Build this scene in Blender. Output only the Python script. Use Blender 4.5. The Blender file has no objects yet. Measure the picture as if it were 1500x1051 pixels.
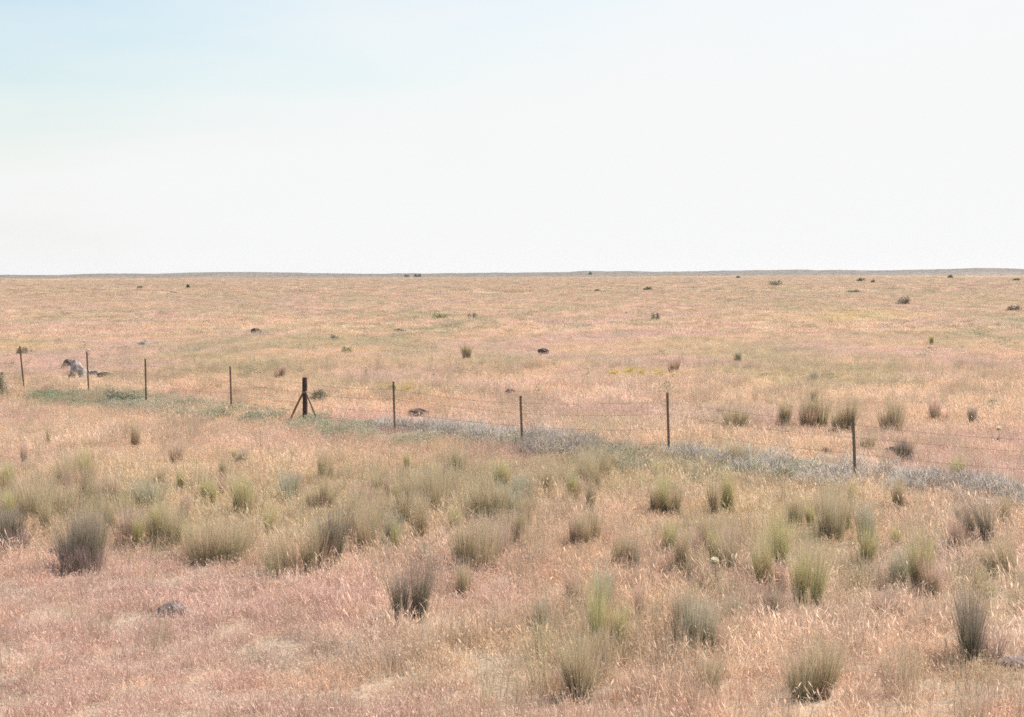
import bpy, math, random
import numpy as np

# ------------------------------------------------------------------ camera, world, sun, exposure
F_PX = 2600.0                 # focal length in pixels of the 1500 px wide photograph
EYE = 3.7
PITCH = math.atan(123.0 / F_PX)
ROLL = math.radians(0.2)
scene = bpy.context.scene
fw = np.array([0, math.cos(PITCH), -math.sin(PITCH)])
rt0 = np.array([1.0, 0, 0])
up0 = np.cross(rt0, fw)
rt = rt0 * math.cos(ROLL) - up0 * math.sin(ROLL)
up = up0 * math.cos(ROLL) + rt0 * math.sin(ROLL)
cam_data = bpy.data.cameras.new('camera')
cam = bpy.data.objects.new('camera', cam_data)
scene.collection.objects.link(cam)
scene.camera = cam
from mathutils import Matrix, Vector
M = Matrix(((rt[0], up[0], -fw[0], 0), (rt[1], up[1], -fw[1], 0), (rt[2], up[2], -fw[2], EYE), (0, 0, 0, 1)))
cam.matrix_world = M
cam_data.sensor_width = 36
cam_data.lens = 36 * F_PX / 1500.0
cam_data.clip_start = 0.5
cam_data.clip_end = 30000

SUN_AZ = math.radians(62)      # clockwise from the viewing direction (+Y)
SUN_EL = math.radians(48)
world = bpy.data.worlds.new('World')
scene.world = world
world.use_nodes = True
wn = world.node_tree.nodes
wl = world.node_tree.links
bg = wn['Background']
sky = wn.new('ShaderNodeTexSky')
sky.sky_type = 'NISHITA'
sky.sun_disc = False
sky.sun_elevation = SUN_EL
sky.sun_rotation = SUN_AZ
sky.altitude = 300
sky.air_density = 1.0
sky.dust_density = 2.2
sky.ozone_density = .6
# a thin veil of high cloud: thick towards the horizon and the sun's side, gone at the upper left
def wnode(op, a, b=None):
    m = wn.new('ShaderNodeMath'); m.operation = op
    for i, q in enumerate((a, b)):
        if q is None: continue
        if isinstance(q, (int, float)): m.inputs[i].default_value = q
        else: wl.new(q, m.inputs[i])
    return m.outputs[0]
tcw = wn.new('ShaderNodeTexCoord'); sepw = wn.new('ShaderNodeSeparateXYZ')
wl.new(tcw.outputs['Generated'], sepw.inputs[0])
mpw = wn.new('ShaderNodeMapping'); mpw.inputs['Scale'].default_value = (3, 3, 14)
nw = wn.new('ShaderNodeTexNoise'); nw.inputs['Scale'].default_value = 1.6; nw.inputs['Detail'].default_value = 5
wl.new(tcw.outputs['Generated'], mpw.inputs[0]); wl.new(mpw.outputs[0], nw.inputs['Vector'])
sA = wnode('SUBTRACT', .155, sepw.outputs[2])
sB = wnode('MULTIPLY', wnode('ADD', sepw.outputs[0], .29), .19)
sC = wnode('MULTIPLY', wnode('SUBTRACT', nw.outputs[0], .5), .16)
sS = wnode('ADD', wnode('ADD', sA, sB), sC)
veil = wn.new('ShaderNodeMapRange'); veil.interpolation_type = 'SMOOTHSTEP'
veil.inputs['From Min'].default_value = -.05; veil.inputs['From Max'].default_value = .155
wl.new(sS, veil.inputs['Value'])
mixw = wn.new('ShaderNodeMix'); mixw.data_type = 'RGBA'
wl.new(veil.outputs[0], mixw.inputs[0]); airw = wn.new('ShaderNodeMix'); airw.data_type = 'RGBA'; airw.blend_type = 'MULTIPLY'; airw.inputs[0].default_value = 1
wl.new(sky.outputs[0], airw.inputs[6]); airw.inputs[7].default_value = (.85, .89, .83, 1); wl.new(airw.outputs[2], mixw.inputs[6])
mixw.inputs[7].default_value = (4.48, 4.50, 4.51, 1)
wl.new(mixw.outputs[2], bg.inputs[0])
bg.inputs[1].default_value = 0.10
sd = bpy.data.lights.new('sun', 'SUN')
sun = bpy.data.objects.new('sun', sd)
scene.collection.objects.link(sun)
sd.energy = 3.4
sd.angle = math.radians(0.5)
sd.color = (1.0, 0.95, 0.88)
sv = Vector((math.sin(SUN_AZ) * math.cos(SUN_EL), math.cos(SUN_AZ) * math.cos(SUN_EL), math.sin(SUN_EL)))
sun.rotation_euler = sv.to_track_quat('Z', 'Y').to_euler()
sun.location = (20, 10, 30)
scene.view_settings.view_transform = 'Standard'
scene.view_settings.look = 'None'
scene.view_settings.gamma = 1
scene.view_settings.exposure = 1.06
scene.render.engine = 'CYCLES'
scene.cycles.filter_width = 1.6
scene.cycles.use_denoising = False      # the fine grass is all grain: a denoiser smears it
scene.cycles.max_bounces = 8
scene.cycles.diffuse_bounces = 3
scene.cycles.transmission_bounces = 4
scene.cycles.volume_bounces = 1

rnd = random.Random(7)
rng = np.random.default_rng(11)

# ------------------------------------------------------------------ noise and terrain
def _hash(ix, iy, seed):
    n = (ix.astype(np.int64) * 374761393 + iy.astype(np.int64) * 668265263 + seed * 974634777) & 0xFFFFFFFF
    n = ((n ^ (n >> 13)) * 1274126177) & 0xFFFFFFFF
    n = n ^ (n >> 16)
    return (n & 0xFFFFFF) / float(0xFFFFFF)

def vnoise(x, y, seed=0):
    ix, iy = np.floor(x), np.floor(y)
    fx, fy = x - ix, y - iy
    fx, fy = fx * fx * (3 - 2 * fx), fy * fy * (3 - 2 * fy)
    a = _hash(ix, iy, seed); b = _hash(ix + 1, iy, seed)
    c = _hash(ix, iy + 1, seed); d = _hash(ix + 1, iy + 1, seed)
    return (a * (1 - fx) + b * fx) * (1 - fy) + (c * (1 - fx) + d * fx) * fy

def fbm(x, y, seed=0, o=3):
    s = 0; t = 0; a = 1
    for i in range(o):
        s = s + a * vnoise(x * 2 ** i, y * 2 ** i, seed + i * 17); t += a; a *= 0.5
    return s / t

def sstep(a, b, x):
    t = np.clip((x - a) / (b - a), 0, 1)
    return t * t * (3 - 2 * t)

RIDGE_X = [-900, -400, 0, 80, 160, 230, 340, 420, 560, 640, 720, 790, 860, 950, 1000, 1060, 1185, 1260, 1340, 1390, 1430, 1470, 1500, 1900, 2400]
RIDGE_Y = [3, 1, 1.2, 1.0, 3.0, 2.4, 5.2, 3.6, 1.2, 1.4, 2.4, 2.6, 4.2, 3.0, 3.2, 4.2, 4.6, 3.0, 3.8, 5.4, 6.6, 5.6, 4.4, 5, 3]

def height(x, y):
    x = np.asarray(x, float); y = np.asarray(y, float)
    r = np.hypot(x, y)
    z = 0.05 * (fbm(x / 2.5, y / 2.5, 3) - 0.5)
    z = z + 0.55 * (fbm(x / 70, y / 70, 5) - 0.5) * sstep(70, 260, r)
    z = z + 3.0 * (fbm(x / 420, y / 420, 8) - 0.55) * sstep(400, 1500, r)
    px = np.where(y > 1, x / np.maximum(y, 1) * F_PX + 750, 2400.0)
    px = np.clip(px, -900, 2400)
    top = EYE + np.interp(px, RIDGE_X, RIDGE_Y) / F_PX * 4000 + 5.0 * (fbm(x / 55, y / 700, 21) - 0.5)
    k = sstep(2900, 3950, r)
    z = z * (1 - k) + top * k
    z = z - 60 * sstep(4200, 6500, r)
    return z

CAM = np.array([0, 0, EYE])

def P(px, py):
    """the ground point seen at a pixel of the 1500 x 1051 photograph, and metres per pixel there"""
    d = fw + rt * (px - 750) / F_PX - up * (py - 525.5) / F_PX
    d = d / d[1]
    ds = 8 * 1.004 ** np.arange(1650)
    zz = EYE + d[2] * ds
    hh = height(d[0] * ds, ds)
    idx = np.argmax(zz < hh)
    if zz[idx] >= hh[idx]: idx = len(ds) - 1
    D = ds[idx]
    return float(d[0] * D), float(D), float(height(d[0] * D, D)), float(D / F_PX)

def pix(x, y, z):
    v = np.stack([x, y, z - EYE], -1)
    dep = v @ fw
    return 750 + F_PX * (v @ rt) / dep, 525.5 - F_PX * (v @ up) / dep

# ------------------------------------------------------------------ helpers
C = scene.collection

def mesh_obj(name, verts, faces, mat, parent=None, loc=None, cols=None, smooth=False):
    me = bpy.data.meshes.new(name)
    verts = np.asarray(verts, np.float32).reshape(-1, 3)
    if isinstance(faces, np.ndarray):
        k = faces.shape[1]
        me.vertices.add(len(verts)); me.vertices.foreach_set('co', verts.ravel())
        me.loops.add(faces.size); me.loops.foreach_set('vertex_index', faces.astype(np.int32).ravel())
        me.polygons.add(len(faces))
        me.polygons.foreach_set('loop_start', np.arange(0, faces.size, k, dtype=np.int32))
        me.update(calc_edges=True)
    else:
        me.from_pydata([tuple(v) for v in verts], [], faces)
    if cols is not None:
        a = me.color_attributes.new('col', 'FLOAT_COLOR', 'POINT')
        cc = np.ones((len(verts), 4), np.float32); cc[:, :3] = cols
        a.data.foreach_set('color', cc.ravel())
    if smooth:
        me.polygons.foreach_set('use_smooth', np.ones(len(me.polygons), bool))
    me.validate()
    me.materials.append(mat)
    o = bpy.data.objects.new(name, me)
    if parent is not False:
        C.objects.link(o)
        if parent is not None: o.parent = parent
    if loc is not None: o.location = loc
    return o

def thing(name, label, cat, loc, group=None, rz=0):
    o = bpy.data.objects.new(name, None)
    C.objects.link(o)
    o.empty_display_size = 0.2
    o.location = loc; o.rotation_euler = (0, 0, rz)
    o['label'] = label; o['category'] = cat
    if group: o['group'] = group
    return o

def tag(o, label, cat, group=None):
    o['label'] = label; o['category'] = cat
    if group: o['group'] = group

def new_mat(name):
    m = bpy.data.materials.new(name); m.use_nodes = True
    nt = m.node_tree; nt.nodes.clear()
    return m, nt, nt.nodes, nt.links

def leaf_mat(name, base=None, translucent=0.35, instanced=False, noise=None):
    """thin plant matter: colour of the plant times the colour of each blade"""
    m, nt, n, l = new_mat(name)
    out = n.new('ShaderNodeOutputMaterial')
    att = n.new('ShaderNodeAttribute'); att.attribute_name = 'col'; att.attribute_type = 'GEOMETRY'
    mul = n.new('ShaderNodeMix'); mul.data_type = 'RGBA'; mul.blend_type = 'MULTIPLY'; mul.inputs[0].default_value = 1
    if instanced:
        t = n.new('ShaderNodeAttribute'); t.attribute_name = 'tint'; t.attribute_type = 'INSTANCER'
        l.new(t.outputs['Color'], mul.inputs[6])
    else:
        mul.inputs[6].default_value = (*base, 1)
    l.new(att.outputs['Color'], mul.inputs[7])
    d = n.new('ShaderNodeBsdfDiffuse'); tr = n.new('ShaderNodeBsdfTranslucent')
    l.new(mul.outputs[2], d.inputs[0]); l.new(mul.outputs[2], tr.inputs[0])
    mx = n.new('ShaderNodeMixShader'); mx.inputs[0].default_value = translucent
    l.new(d.outputs[0], mx.inputs[1]); l.new(tr.outputs[0], mx.inputs[2])
    l.new(mx.outputs[0], out.inputs[0])
    return m

def noise_mat(name, c1, c2, c3=None, scale=8, bump=0.4, rough=0.9, obj=True, metallic=0):
    m, nt, n, l = new_mat(name)
    out = n.new('ShaderNodeOutputMaterial'); b = n.new('ShaderNodeBsdfPrincipled')
    b.inputs['Roughness'].default_value = rough; b.inputs['Metallic'].default_value = metallic
    b.inputs['Specular IOR Level'].default_value = 0.25
    tc = n.new('ShaderNodeTexCoord')
    nz = n.new('ShaderNodeTexNoise'); nz.inputs['Scale'].default_value = scale; nz.inputs['Detail'].default_value = 8
    nz.inputs['Roughness'].default_value = 0.65
    l.new(tc.outputs['Object'], nz.inputs['Vector'])
    r = n.new('ShaderNodeValToRGB')
    r.color_ramp.elements[0].position = 0.36; r.color_ramp.elements[0].color = (*c1, 1)
    r.color_ramp.elements[1].position = 0.6; r.color_ramp.elements[1].color = (*c2, 1)
    if c3:
        e = r.color_ramp.elements.new(0.7); e.color = (*c3, 1)
    l.new(nz.outputs[0], r.inputs[0]); l.new(r.outputs[0], b.inputs['Base Color'])
    bp = n.new('ShaderNodeBump'); bp.inputs['Strength'].default_value = bump; bp.inputs['Distance'].default_value = 0.02
    l.new(nz.outputs[0], bp.inputs['Height']); l.new(bp.outputs[0], b.inputs['Normal'])
    l.new(b.outputs[0], out.inputs[0])
    return m

# ------------------------------------------------------------------ ground sheet
def build_ground():
    rad = np.concatenate([[0.5], 4 * (6600 / 4.0) ** (np.arange(260) / 259.0)])
    a1 = np.linspace(-0.55, 0.55, 420)                      # finer ahead of the viewer
    a2 = np.linspace(0.55, 2 * math.pi - 0.55, 160)[1:-1]
    ang = np.concatenate([a1, a2]); na = len(ang)
    A, R = np.meshgrid(ang, rad)
    X, Y = R * np.sin(A), R * np.cos(A)
    Z = height(X, Y)
    v = np.stack([X, Y, Z], -1).reshape(-1, 3)
    v = np.vstack([v, [[0, 0, float(height(0, 0))]]])
    i, j = np.meshgrid(np.arange(len(rad) - 1), np.arange(na), indexing='ij')
    j2 = (j + 1) % na
    q = np.stack([i * na + j, (i + 1) * na + j, (i + 1) * na + j2, i * na + j2], -1).reshape(-1, 4)[:, ::-1]
    c = len(v) - 1
    faces = [tuple(f) for f in q.tolist()] + [(c, (k + 1) % na, k)[::-1] for k in range(na)]
    m, nt, n, l = new_mat('dry_ground')
    out = n.new('ShaderNodeOutputMaterial'); b = n.new('ShaderNodeBsdfPrincipled')
    b.inputs['Roughness'].default_value = 1; b.inputs['Specular IOR Level'].default_value = 0.05
    geo = n.new('ShaderNodeNewGeometry')
    def nz(scale, det=6, sx=1, sy=1):
        mp = n.new('ShaderNodeMapping'); mp.inputs['Scale'].default_value = (sx, sy, 1)
        t = n.new('ShaderNodeTexNoise'); t.inputs['Scale'].default_value = scale; t.inputs['Detail'].default_value = det
        t.inputs['Roughness'].default_value = 0.6
        l.new(geo.outputs['Position'], mp.inputs[0]); l.new(mp.outputs[0], t.inputs['Vector'])
        return t
    def ramp(src, stops):
        r = n.new('ShaderNodeValToRGB')
        while len(r.color_ramp.elements) > 1: r.color_ramp.elements.remove(r.color_ramp.elements[-1])
        r.color_ramp.elements[0].position = stops[0][0]; r.color_ramp.elements[0].color = (*stops[0][1], 1)
        for p_, c_ in stops[1:]:
            e = r.color_ramp.elements.new(p_); e.color = (*c_, 1)
        l.new(src, r.inputs[0]); return r
    big = nz(0.012, 8)
    r1 = ramp(big.outputs[0], [(0.34, (0.40, 0.33, 0.235)), (0.5, (0.44, 0.34, 0.255)), (0.66, (0.44, 0.32, 0.26))])
    mid = nz(0.35, 8)
    r2 = ramp(mid.outputs[0], [(0.3, (0.72, 0.75, 0.75)), (0.5, (1, 1, 1)), (0.72, (1.2, 1.12, 1.0))])
    fine = nz(14, 6)
    r3 = ramp(fine.outputs[0], [(0.3, (0.6, 0.6, 0.6)), (0.5, (0.95, 0.95, 0.95)), (0.7, (1.2, 1.2, 1.15))])
    m1 = n.new('ShaderNodeMix'); m1.data_type = 'RGBA'; m1.blend_type = 'MULTIPLY'; m1.inputs[0].default_value = 0.8
    m2 = n.new('ShaderNodeMix'); m2.data_type = 'RGBA'; m2.blend_type = 'MULTIPLY'; m2.inputs[0].default_value = 0.9
    l.new(r1.outputs[0], m1.inputs[6]); l.new(r2.outputs[0], m1.inputs[7])
    l.new(m1.outputs[2], m2.inputs[6]); l.new(r3.outputs[0], m2.inputs[7])
    sp = n.new('ShaderNodeSeparateXYZ'); l.new(geo.outputs['Position'], sp.inputs[0])      # sage-grey country on the far rise
    mr = n.new('ShaderNodeMapRange'); mr.inputs['From Min'].default_value = 2500; mr.inputs['From Max'].default_value = 3300
    l.new(sp.outputs[1], mr.inputs['Value'])
    m3 = n.new('ShaderNodeMix'); m3.data_type = 'RGBA'; l.new(mr.outputs[0], m3.inputs[0])
    l.new(m2.outputs[2], m3.inputs[6]); m3.inputs[7].default_value = (.20, .18, .16, 1)
    l.new(m3.outputs[2], b.inputs['Base Color'])
    bp = n.new('ShaderNodeBump'); bp.inputs['Strength'].default_value = 0.5; bp.inputs['Distance'].default_value = 0.05
    l.new(fine.outputs[0], bp.inputs['Height']); l.new(bp.outputs[0], b.inputs['Normal'])
    l.new(b.outputs[0], out.inputs[0])
    o = mesh_obj('ground', v, faces, m, smooth=True)
    o['kind'] = 'structure'
build_ground()

# ------------------------------------------------------------------ blades
def strips(base, direc, length, width, bend, r, nseg=3, face=None):
    """many curved tapering blades at once. base (N,3), direc (N,3) unit, bend (N,3) added ~t^2"""
    N = len(base)
    t = np.linspace(0, 1, nseg + 1)
    cen = base[:, None, :] + direc[:, None, :] * (length[:, None, None] * t[None, :, None]) + bend[:, None, :] * (t[None, :, None] ** 2)
    a = r.uniform(0, 2 * np.pi, N) if face is None else face
    side = np.stack([np.cos(a), np.sin(a), np.zeros(N)], -1)
    w = width[:, None] * (1 - 0.75 * t[None, :]) * 0.5
    L = cen - side[:, None, :] * w[:, :, None]
    Rr = cen + side[:, None, :] * w[:, :, None]
    v = np.stack([L, Rr], 2).reshape(-1, 3)
    k = np.arange(N)[:, None] * (2 * (nseg + 1)) + np.arange(nseg)[None, :] * 2
    k = k.reshape(-1)
    f = np.stack([k, k + 1, k + 3, k + 2], -1)
    return v, f, cen[:, -1, :], 2 * (nseg + 1)

def heads(tip, ln, wd, droop, r):
    """seed heads: small folded lozenges hanging from the tips"""
    N = len(tip)
    a = r.uniform(0, 2 * np.pi, N)
    d = np.stack([np.cos(a) * 0.6, np.sin(a) * 0.6, -droop], -1)
    d /= np.linalg.norm(d, axis=1)[:, None]
    b = a + np.pi / 2
    s = np.stack([np.cos(b), np.sin(b), r.uniform(-.3, .3, N)], -1)
    p0 = tip; p1 = tip + d * (ln * .4)[:, None] + s * (wd / 2)[:, None]
    p2 = tip + d * ln[:, None]; p3 = tip + d * (ln * .4)[:, None] - s * (wd / 2)[:, None]
    v = np.stack([p0, p1, p2, p3], 1).reshape(-1, 3)
    f = (np.arange(N)[:, None] * 4 + np.arange(4)[None, :])
    return v, f

def tuft(r, n, rad, h, w, spread=0.35, bendk=0.35, head=0.5, head_len=0.05, head_w=0.012, c_lo=(.75, .74, .72), c_hi=(1.15, 1.1, 1.0), lean=(0, 0)):
    rr = rad * np.sqrt(r.uniform(0, 1, n)); a = r.uniform(0, 2 * np.pi, n)
    base = np.stack([rr * np.cos(a), rr * np.sin(a), np.full(n, -0.03)], -1)
    a2 = a + r.normal(0, 0.9, n); k = np.abs(r.normal(0, spread, n))
    d = np.stack([np.cos(a2) * k + lean[0], np.sin(a2) * k + lean[1], np.ones(n)], -1)
    d /= np.linalg.norm(d, axis=1)[:, None]
    L = h * r.uniform(0.45, 1.0, n)
    bd = np.stack([np.cos(a2), np.sin(a2), -0.6 * np.ones(n)], -1) * (L * bendk * r.uniform(0, 1, n))[:, None]
    v, f, tip, per = strips(base, d, L, w * r.uniform(.7, 1.3, n), bd, r)
    u = r.uniform(0, 1, n)[:, None]
    col = np.repeat(np.array(c_lo)[None] * (1 - u) + np.array(c_hi)[None] * u, per, 0)
    if head > 0:
        sel = np.where(r.uniform(0, 1, n) < head)[0]
        m = len(sel)
        hv, hf = heads(tip[sel], head_len * r.uniform(.6, 1.3, m), head_w * r.uniform(.7, 1.3, m), r.uniform(0, 1.2, m), r)
        f = np.vstack([f, hf + len(v)]); v = np.vstack([v, hv])
        u = r.uniform(0, 1, m)[:, None]
        hc = np.array([[.9, .85, .83]]) * (1 - u) + np.array([[1.28, 1.26, 1.18]]) * u
        col = np.vstack([col, np.repeat(hc, 4, 0)])
    return v, f, col

grass_mat = leaf_mat('dry_grass_blades', instanced=True, translucent=0.5)
protos = bpy.data.collections.new('grass_kinds')        # never linked to the scene: only read by the scatter
def proto(name, v, f, col):
    o = mesh_obj(name, v, f, grass_mat, parent=False, cols=col)
    protos.objects.link(o)
r = np.random.default_rng(3)
for i in range(5): proto('k%02d' % i, *tuft(r, 90, .17, .27, .0045, spread=.5, head=.38, head_len=.05, head_w=.009))
for i in range(3): proto('k%02d' % (5 + i), *tuft(r, 45, .10, .50, .0045, spread=.16, bendk=.12, head=.2, head_len=.04, head_w=.008, c_hi=(1.1, 1.1, 1.0)))
for i in range(3): proto('k%02d' % (8 + i), *tuft(r, 24, .14, .50, .0055, spread=.35, bendk=.6, head=1, head_len=.12, head_w=.012, c_lo=(.95, .95, .9), c_hi=(1.45, 1.45, 1.35), lean=(-.35, 0)))
for i in range(3): proto('k%02d' % (11 + i), *tuft(r, 130, .5, .30, .012, spread=.5, head=.5, head_len=.07, head_w=.03))
for i in range(3): proto('k%02d' % (14 + i), *tuft(r, 170, 1.6, .38, .05, spread=.6, head=.3, head_len=.12, head_w=.08))

# leafy weeds and twiggy tumbleweed for the strip along the fence
def leaves_blob(r, n, rad, h, leaf, c_lo, c_hi, flat=0.4):
    a = r.uniform(0, 2 * np.pi, n); q = r.uniform(0, 1, n) ** .5
    zz = r.uniform(0.02, 1, n)
    R_ = rad * q * np.sqrt(np.clip(1.05 - zz ** 2, .05, 1))
    p = np.stack([R_ * np.cos(a), R_ * np.sin(a), zz * h], -1)
    d1 = r.normal(0, 1, (n, 3)); d1 /= np.linalg.norm(d1, axis=1)[:, None]
    d2 = np.cross(d1, r.normal(0, 1, (n, 3))); d2 /= np.linalg.norm(d2, axis=1)[:, None]
    s = (leaf * r.uniform(.6, 1.4, n))[:, None]
    v = np.stack([p, p + d1 * s * .5 + d2 * s * flat * .5, p + d1 * s, p + d1 * s * .5 - d2 * s * flat * .5], 1).reshape(-1, 3)
    f = np.arange(n)[:, None] * 4 + np.arange(4)[None]
    u = r.uniform(0, 1, n)[:, None]
    col = np.repeat(np.array([c_lo]) * (1 - u) + np.array([c_hi]) * u, 4, 0)
    return v, f, col

def twigs_blob(r, n, rad, h, w, c_lo, c_hi):
    p = r.normal(0, 1, (n, 3)); p /= np.linalg.norm(p, axis=1)[:, None]
    p *= (r.uniform(.2, 1, n) ** .5)[:, None]
    p = p * np.array([rad, rad, h * .5]) + np.array([0, 0, h * .5])
    d = r.normal(0, 1, (n, 3)) + np.array([0, 0, .5]); d /= np.linalg.norm(d, axis=1)[:, None]
    bend = r.normal(0, .06, (n, 3))
    v, f, tip, per = strips(p - d * .06, d, r.uniform(.1, .22, n), w * r.uniform(.6, 1.4, n), bend, r, nseg=2)
    u = r.uniform(0, 1, n)[:, None]
    col = np.repeat(np.array([c_lo]) * (1 - u) + np.array([c_hi]) * u, per, 0)
    return v, f, col

for i in range(3): proto('k%02d' % (17 + i), *leaves_blob(r, 240, .35, .32, .06, (.7, .7, .7), (1.3, 1.3, 1.2)))
weed_kinds = bpy.data.collections.new('weed_kinds')
brush_kinds = bpy.data.collections.new('brush_kinds')
for i in range(4):
    v, f, c = leaves_blob(r, 260, .26, .26, .035, (.7, .7, .7), (1.25, 1.25, 1.15))
    v2, f2, c2 = tuft(r, 40, .2, .33, .005, head=.3)
    o = mesh_obj('w%02d' % i, np.vstack([v, v2]), np.vstack([f, f2 + len(v)]), grass_mat, parent=False, cols=np.vstack([c, c2])); weed_kinds.objects.link(o)
for i in range(4):
    v, f, c = twigs_blob(r, 330, .30, .36, .009, (.35, .32, .32), (1.7, 1.65, 1.6))
    o = mesh_obj('b%02d' % i, v, f, grass_mat, parent=False, cols=c); brush_kinds.objects.link(o)

def scatter(name, coll, pts, idx, scl, rot, tint):
    N = len(pts)
    me = bpy.data.meshes.new(name)
    me.vertices.add(N); me.vertices.foreach_set('co', np.asarray(pts, np.float32).ravel())
    a = me.attributes.new('kind_index', 'INT', 'POINT'); a.data.foreach_set('value', np.asarray(idx, np.int32))
    a = me.attributes.new('size', 'FLOAT_VECTOR', 'POINT'); a.data.foreach_set('vector', np.asarray(scl, np.float32).ravel())
    a = me.attributes.new('turn', 'FLOAT_VECTOR', 'POINT'); a.data.foreach_set('vector', np.asarray(rot, np.float32).ravel())
    a = me.attributes.new('tint', 'FLOAT_COLOR', 'POINT')
    cc = np.ones((N, 4), np.float32); cc[:, :3] = tint; a.data.foreach_set('color', cc.ravel())
    me.update()
    o = bpy.data.objects.new(name, me); C.objects.link(o)
    ng = bpy.data.node_groups.new(name + '_scatter', 'GeometryNodeTree')
    ng.interface.new_socket('Geometry', in_out='INPUT', socket_type='NodeSocketGeometry')
    ng.interface.new_socket('Geometry', in_out='OUTPUT', socket_type='NodeSocketGeometry')
    n, l = ng.nodes, ng.links
    gi = n.new('NodeGroupInput'); go = n.new('NodeGroupOutput')
    ip = n.new('GeometryNodeInstanceOnPoints')
    ci = n.new('GeometryNodeCollectionInfo'); ci.inputs['Collection'].default_value = coll
    ci.inputs['Separate Children'].default_value = True; ci.inputs['Reset Children'].default_value = True
    def na(nm, t):
        x = n.new('GeometryNodeInputNamedAttribute'); x.data_type = t; x.inputs['Name'].default_value = nm
        return [s for s in x.outputs if s.enabled and s.name == 'Attribute'][0]
    l.new(gi.outputs[0], ip.inputs['Points']); l.new(ci.outputs[0], ip.inputs['Instance'])
    ip.inputs['Pick Instance'].default_value = True
    l.new(na('kind_index', 'INT'), ip.inputs['Instance Index'])
    l.new(na('size', 'FLOAT_VECTOR'), ip.inputs['Scale'])
    l.new(na('turn', 'FLOAT_VECTOR'), ip.inputs['Rotation'])
    l.new(ip.outputs[0], go.inputs[0])
    mo = o.modifiers.new('scatter', 'NODES'); mo.node_group = ng
    me.materials.append(grass_mat)
    o['kind'] = 'stuff'
    return o

# ------------------------------------------------------------------ the colour of the grass, patch by patch, where it grows
STRAW = np.array([.62, .485, .365]); PINK = np.array([.595, .455, .395]); ORANGE = np.array([.64, .475, .34])
OLIVE = np.array([.47, .43, .275]); GREY = np.array([.46, .40, .34]); PALE = np.array([.68, .57, .41]); YELLOW = np.array([.60, .52, .28])
PATCHES = [  # px, py, half width, half height, colour, strength
    (200, 860, 230, 45, PINK, .9), (60, 830, 120, 30, PINK, .7), (330, 910, 120, 40, PINK, .4),
    (300, 572, 60, 12, ORANGE, .9), (620, 600, 90, 16, ORANGE, .8), (800, 575, 50, 10, ORANGE, .6), (420, 540, 40, 10, ORANGE, .4),
    (930, 900, 90, 60, ORANGE, .7), (850, 850, 60, 40, ORANGE, .6), (500, 1000, 110, 25, ORANGE, .6), (1240, 790, 60, 40, ORANGE, .5), (740, 690, 60, 12, ORANGE, .5),
    (80, 650, 120, 25, PALE, .6), (300, 690, 200, 18, PALE, .5), (680, 960, 140, 50, PALE, .6), (1150, 960, 130, 60, PALE, .35), (1400, 900, 120, 100, PALE, .35),
    (1250, 465, 60, 8, YELLOW, .8), (1180, 450, 80, 10, OLIVE, .4), (620, 465, 60, 8, OLIVE, .5), (580, 510, 50, 18, OLIVE, .5), (600, 575, 60, 8, YELLOW, .6),
    (40, 508, 50, 8, YELLOW, .5), (940, 550, 60, 8, YELLOW, .5), (700, 525, 60, 15, OLIVE, .35), (130, 590, 80, 10, OLIVE, .5), (480, 500, 60, 10, OLIVE, .4),
    (230, 760, 190, 45, OLIVE, .75), (470, 750, 120, 45, OLIVE, .75), (620, 730, 90, 40, OLIVE, .65), (730, 725, 60, 40, OLIVE, .8),
    (870, 690, 60, 25, OLIVE, .6), (1060, 770, 60, 70, OLIVE, .55), (1190, 800, 50, 80, OLIVE, .45), (960, 720, 90, 22, OLIVE, .4), (1230, 740, 70, 30, OLIVE, .5),
    (1440, 1000, 90, 30, OLIVE, .5), (500, 960, 150, 25, GREY, .4), (400, 970, 80, 25, GREY, .4), (1030, 930, 50, 80, OLIVE, .4), (720, 790, 60, 30, GREY, .5), (860, 960, 70, 60, OLIVE, .6),
    (1250, 850, 50, 60, OLIVE, .5), (1130, 760, 60, 60, OLIVE, .45), (1340, 830, 60, 50, GREY, .5), (1000, 690, 120, 25, OLIVE, .5), (1450, 880, 50, 60, OLIVE, .4), (780, 720, 80, 25, OLIVE, .4), (150, 720, 120, 30, OLIVE, .5), (1400, 760, 80, 30, GREY, .3), (120, 640, 100, 15, PINK, .3), (420, 650, 150, 14, PINK, .6), (640, 660, 80, 14, ORANGE, .4), (1330, 960, 60, 50, ORANGE, .4),
]

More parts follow.
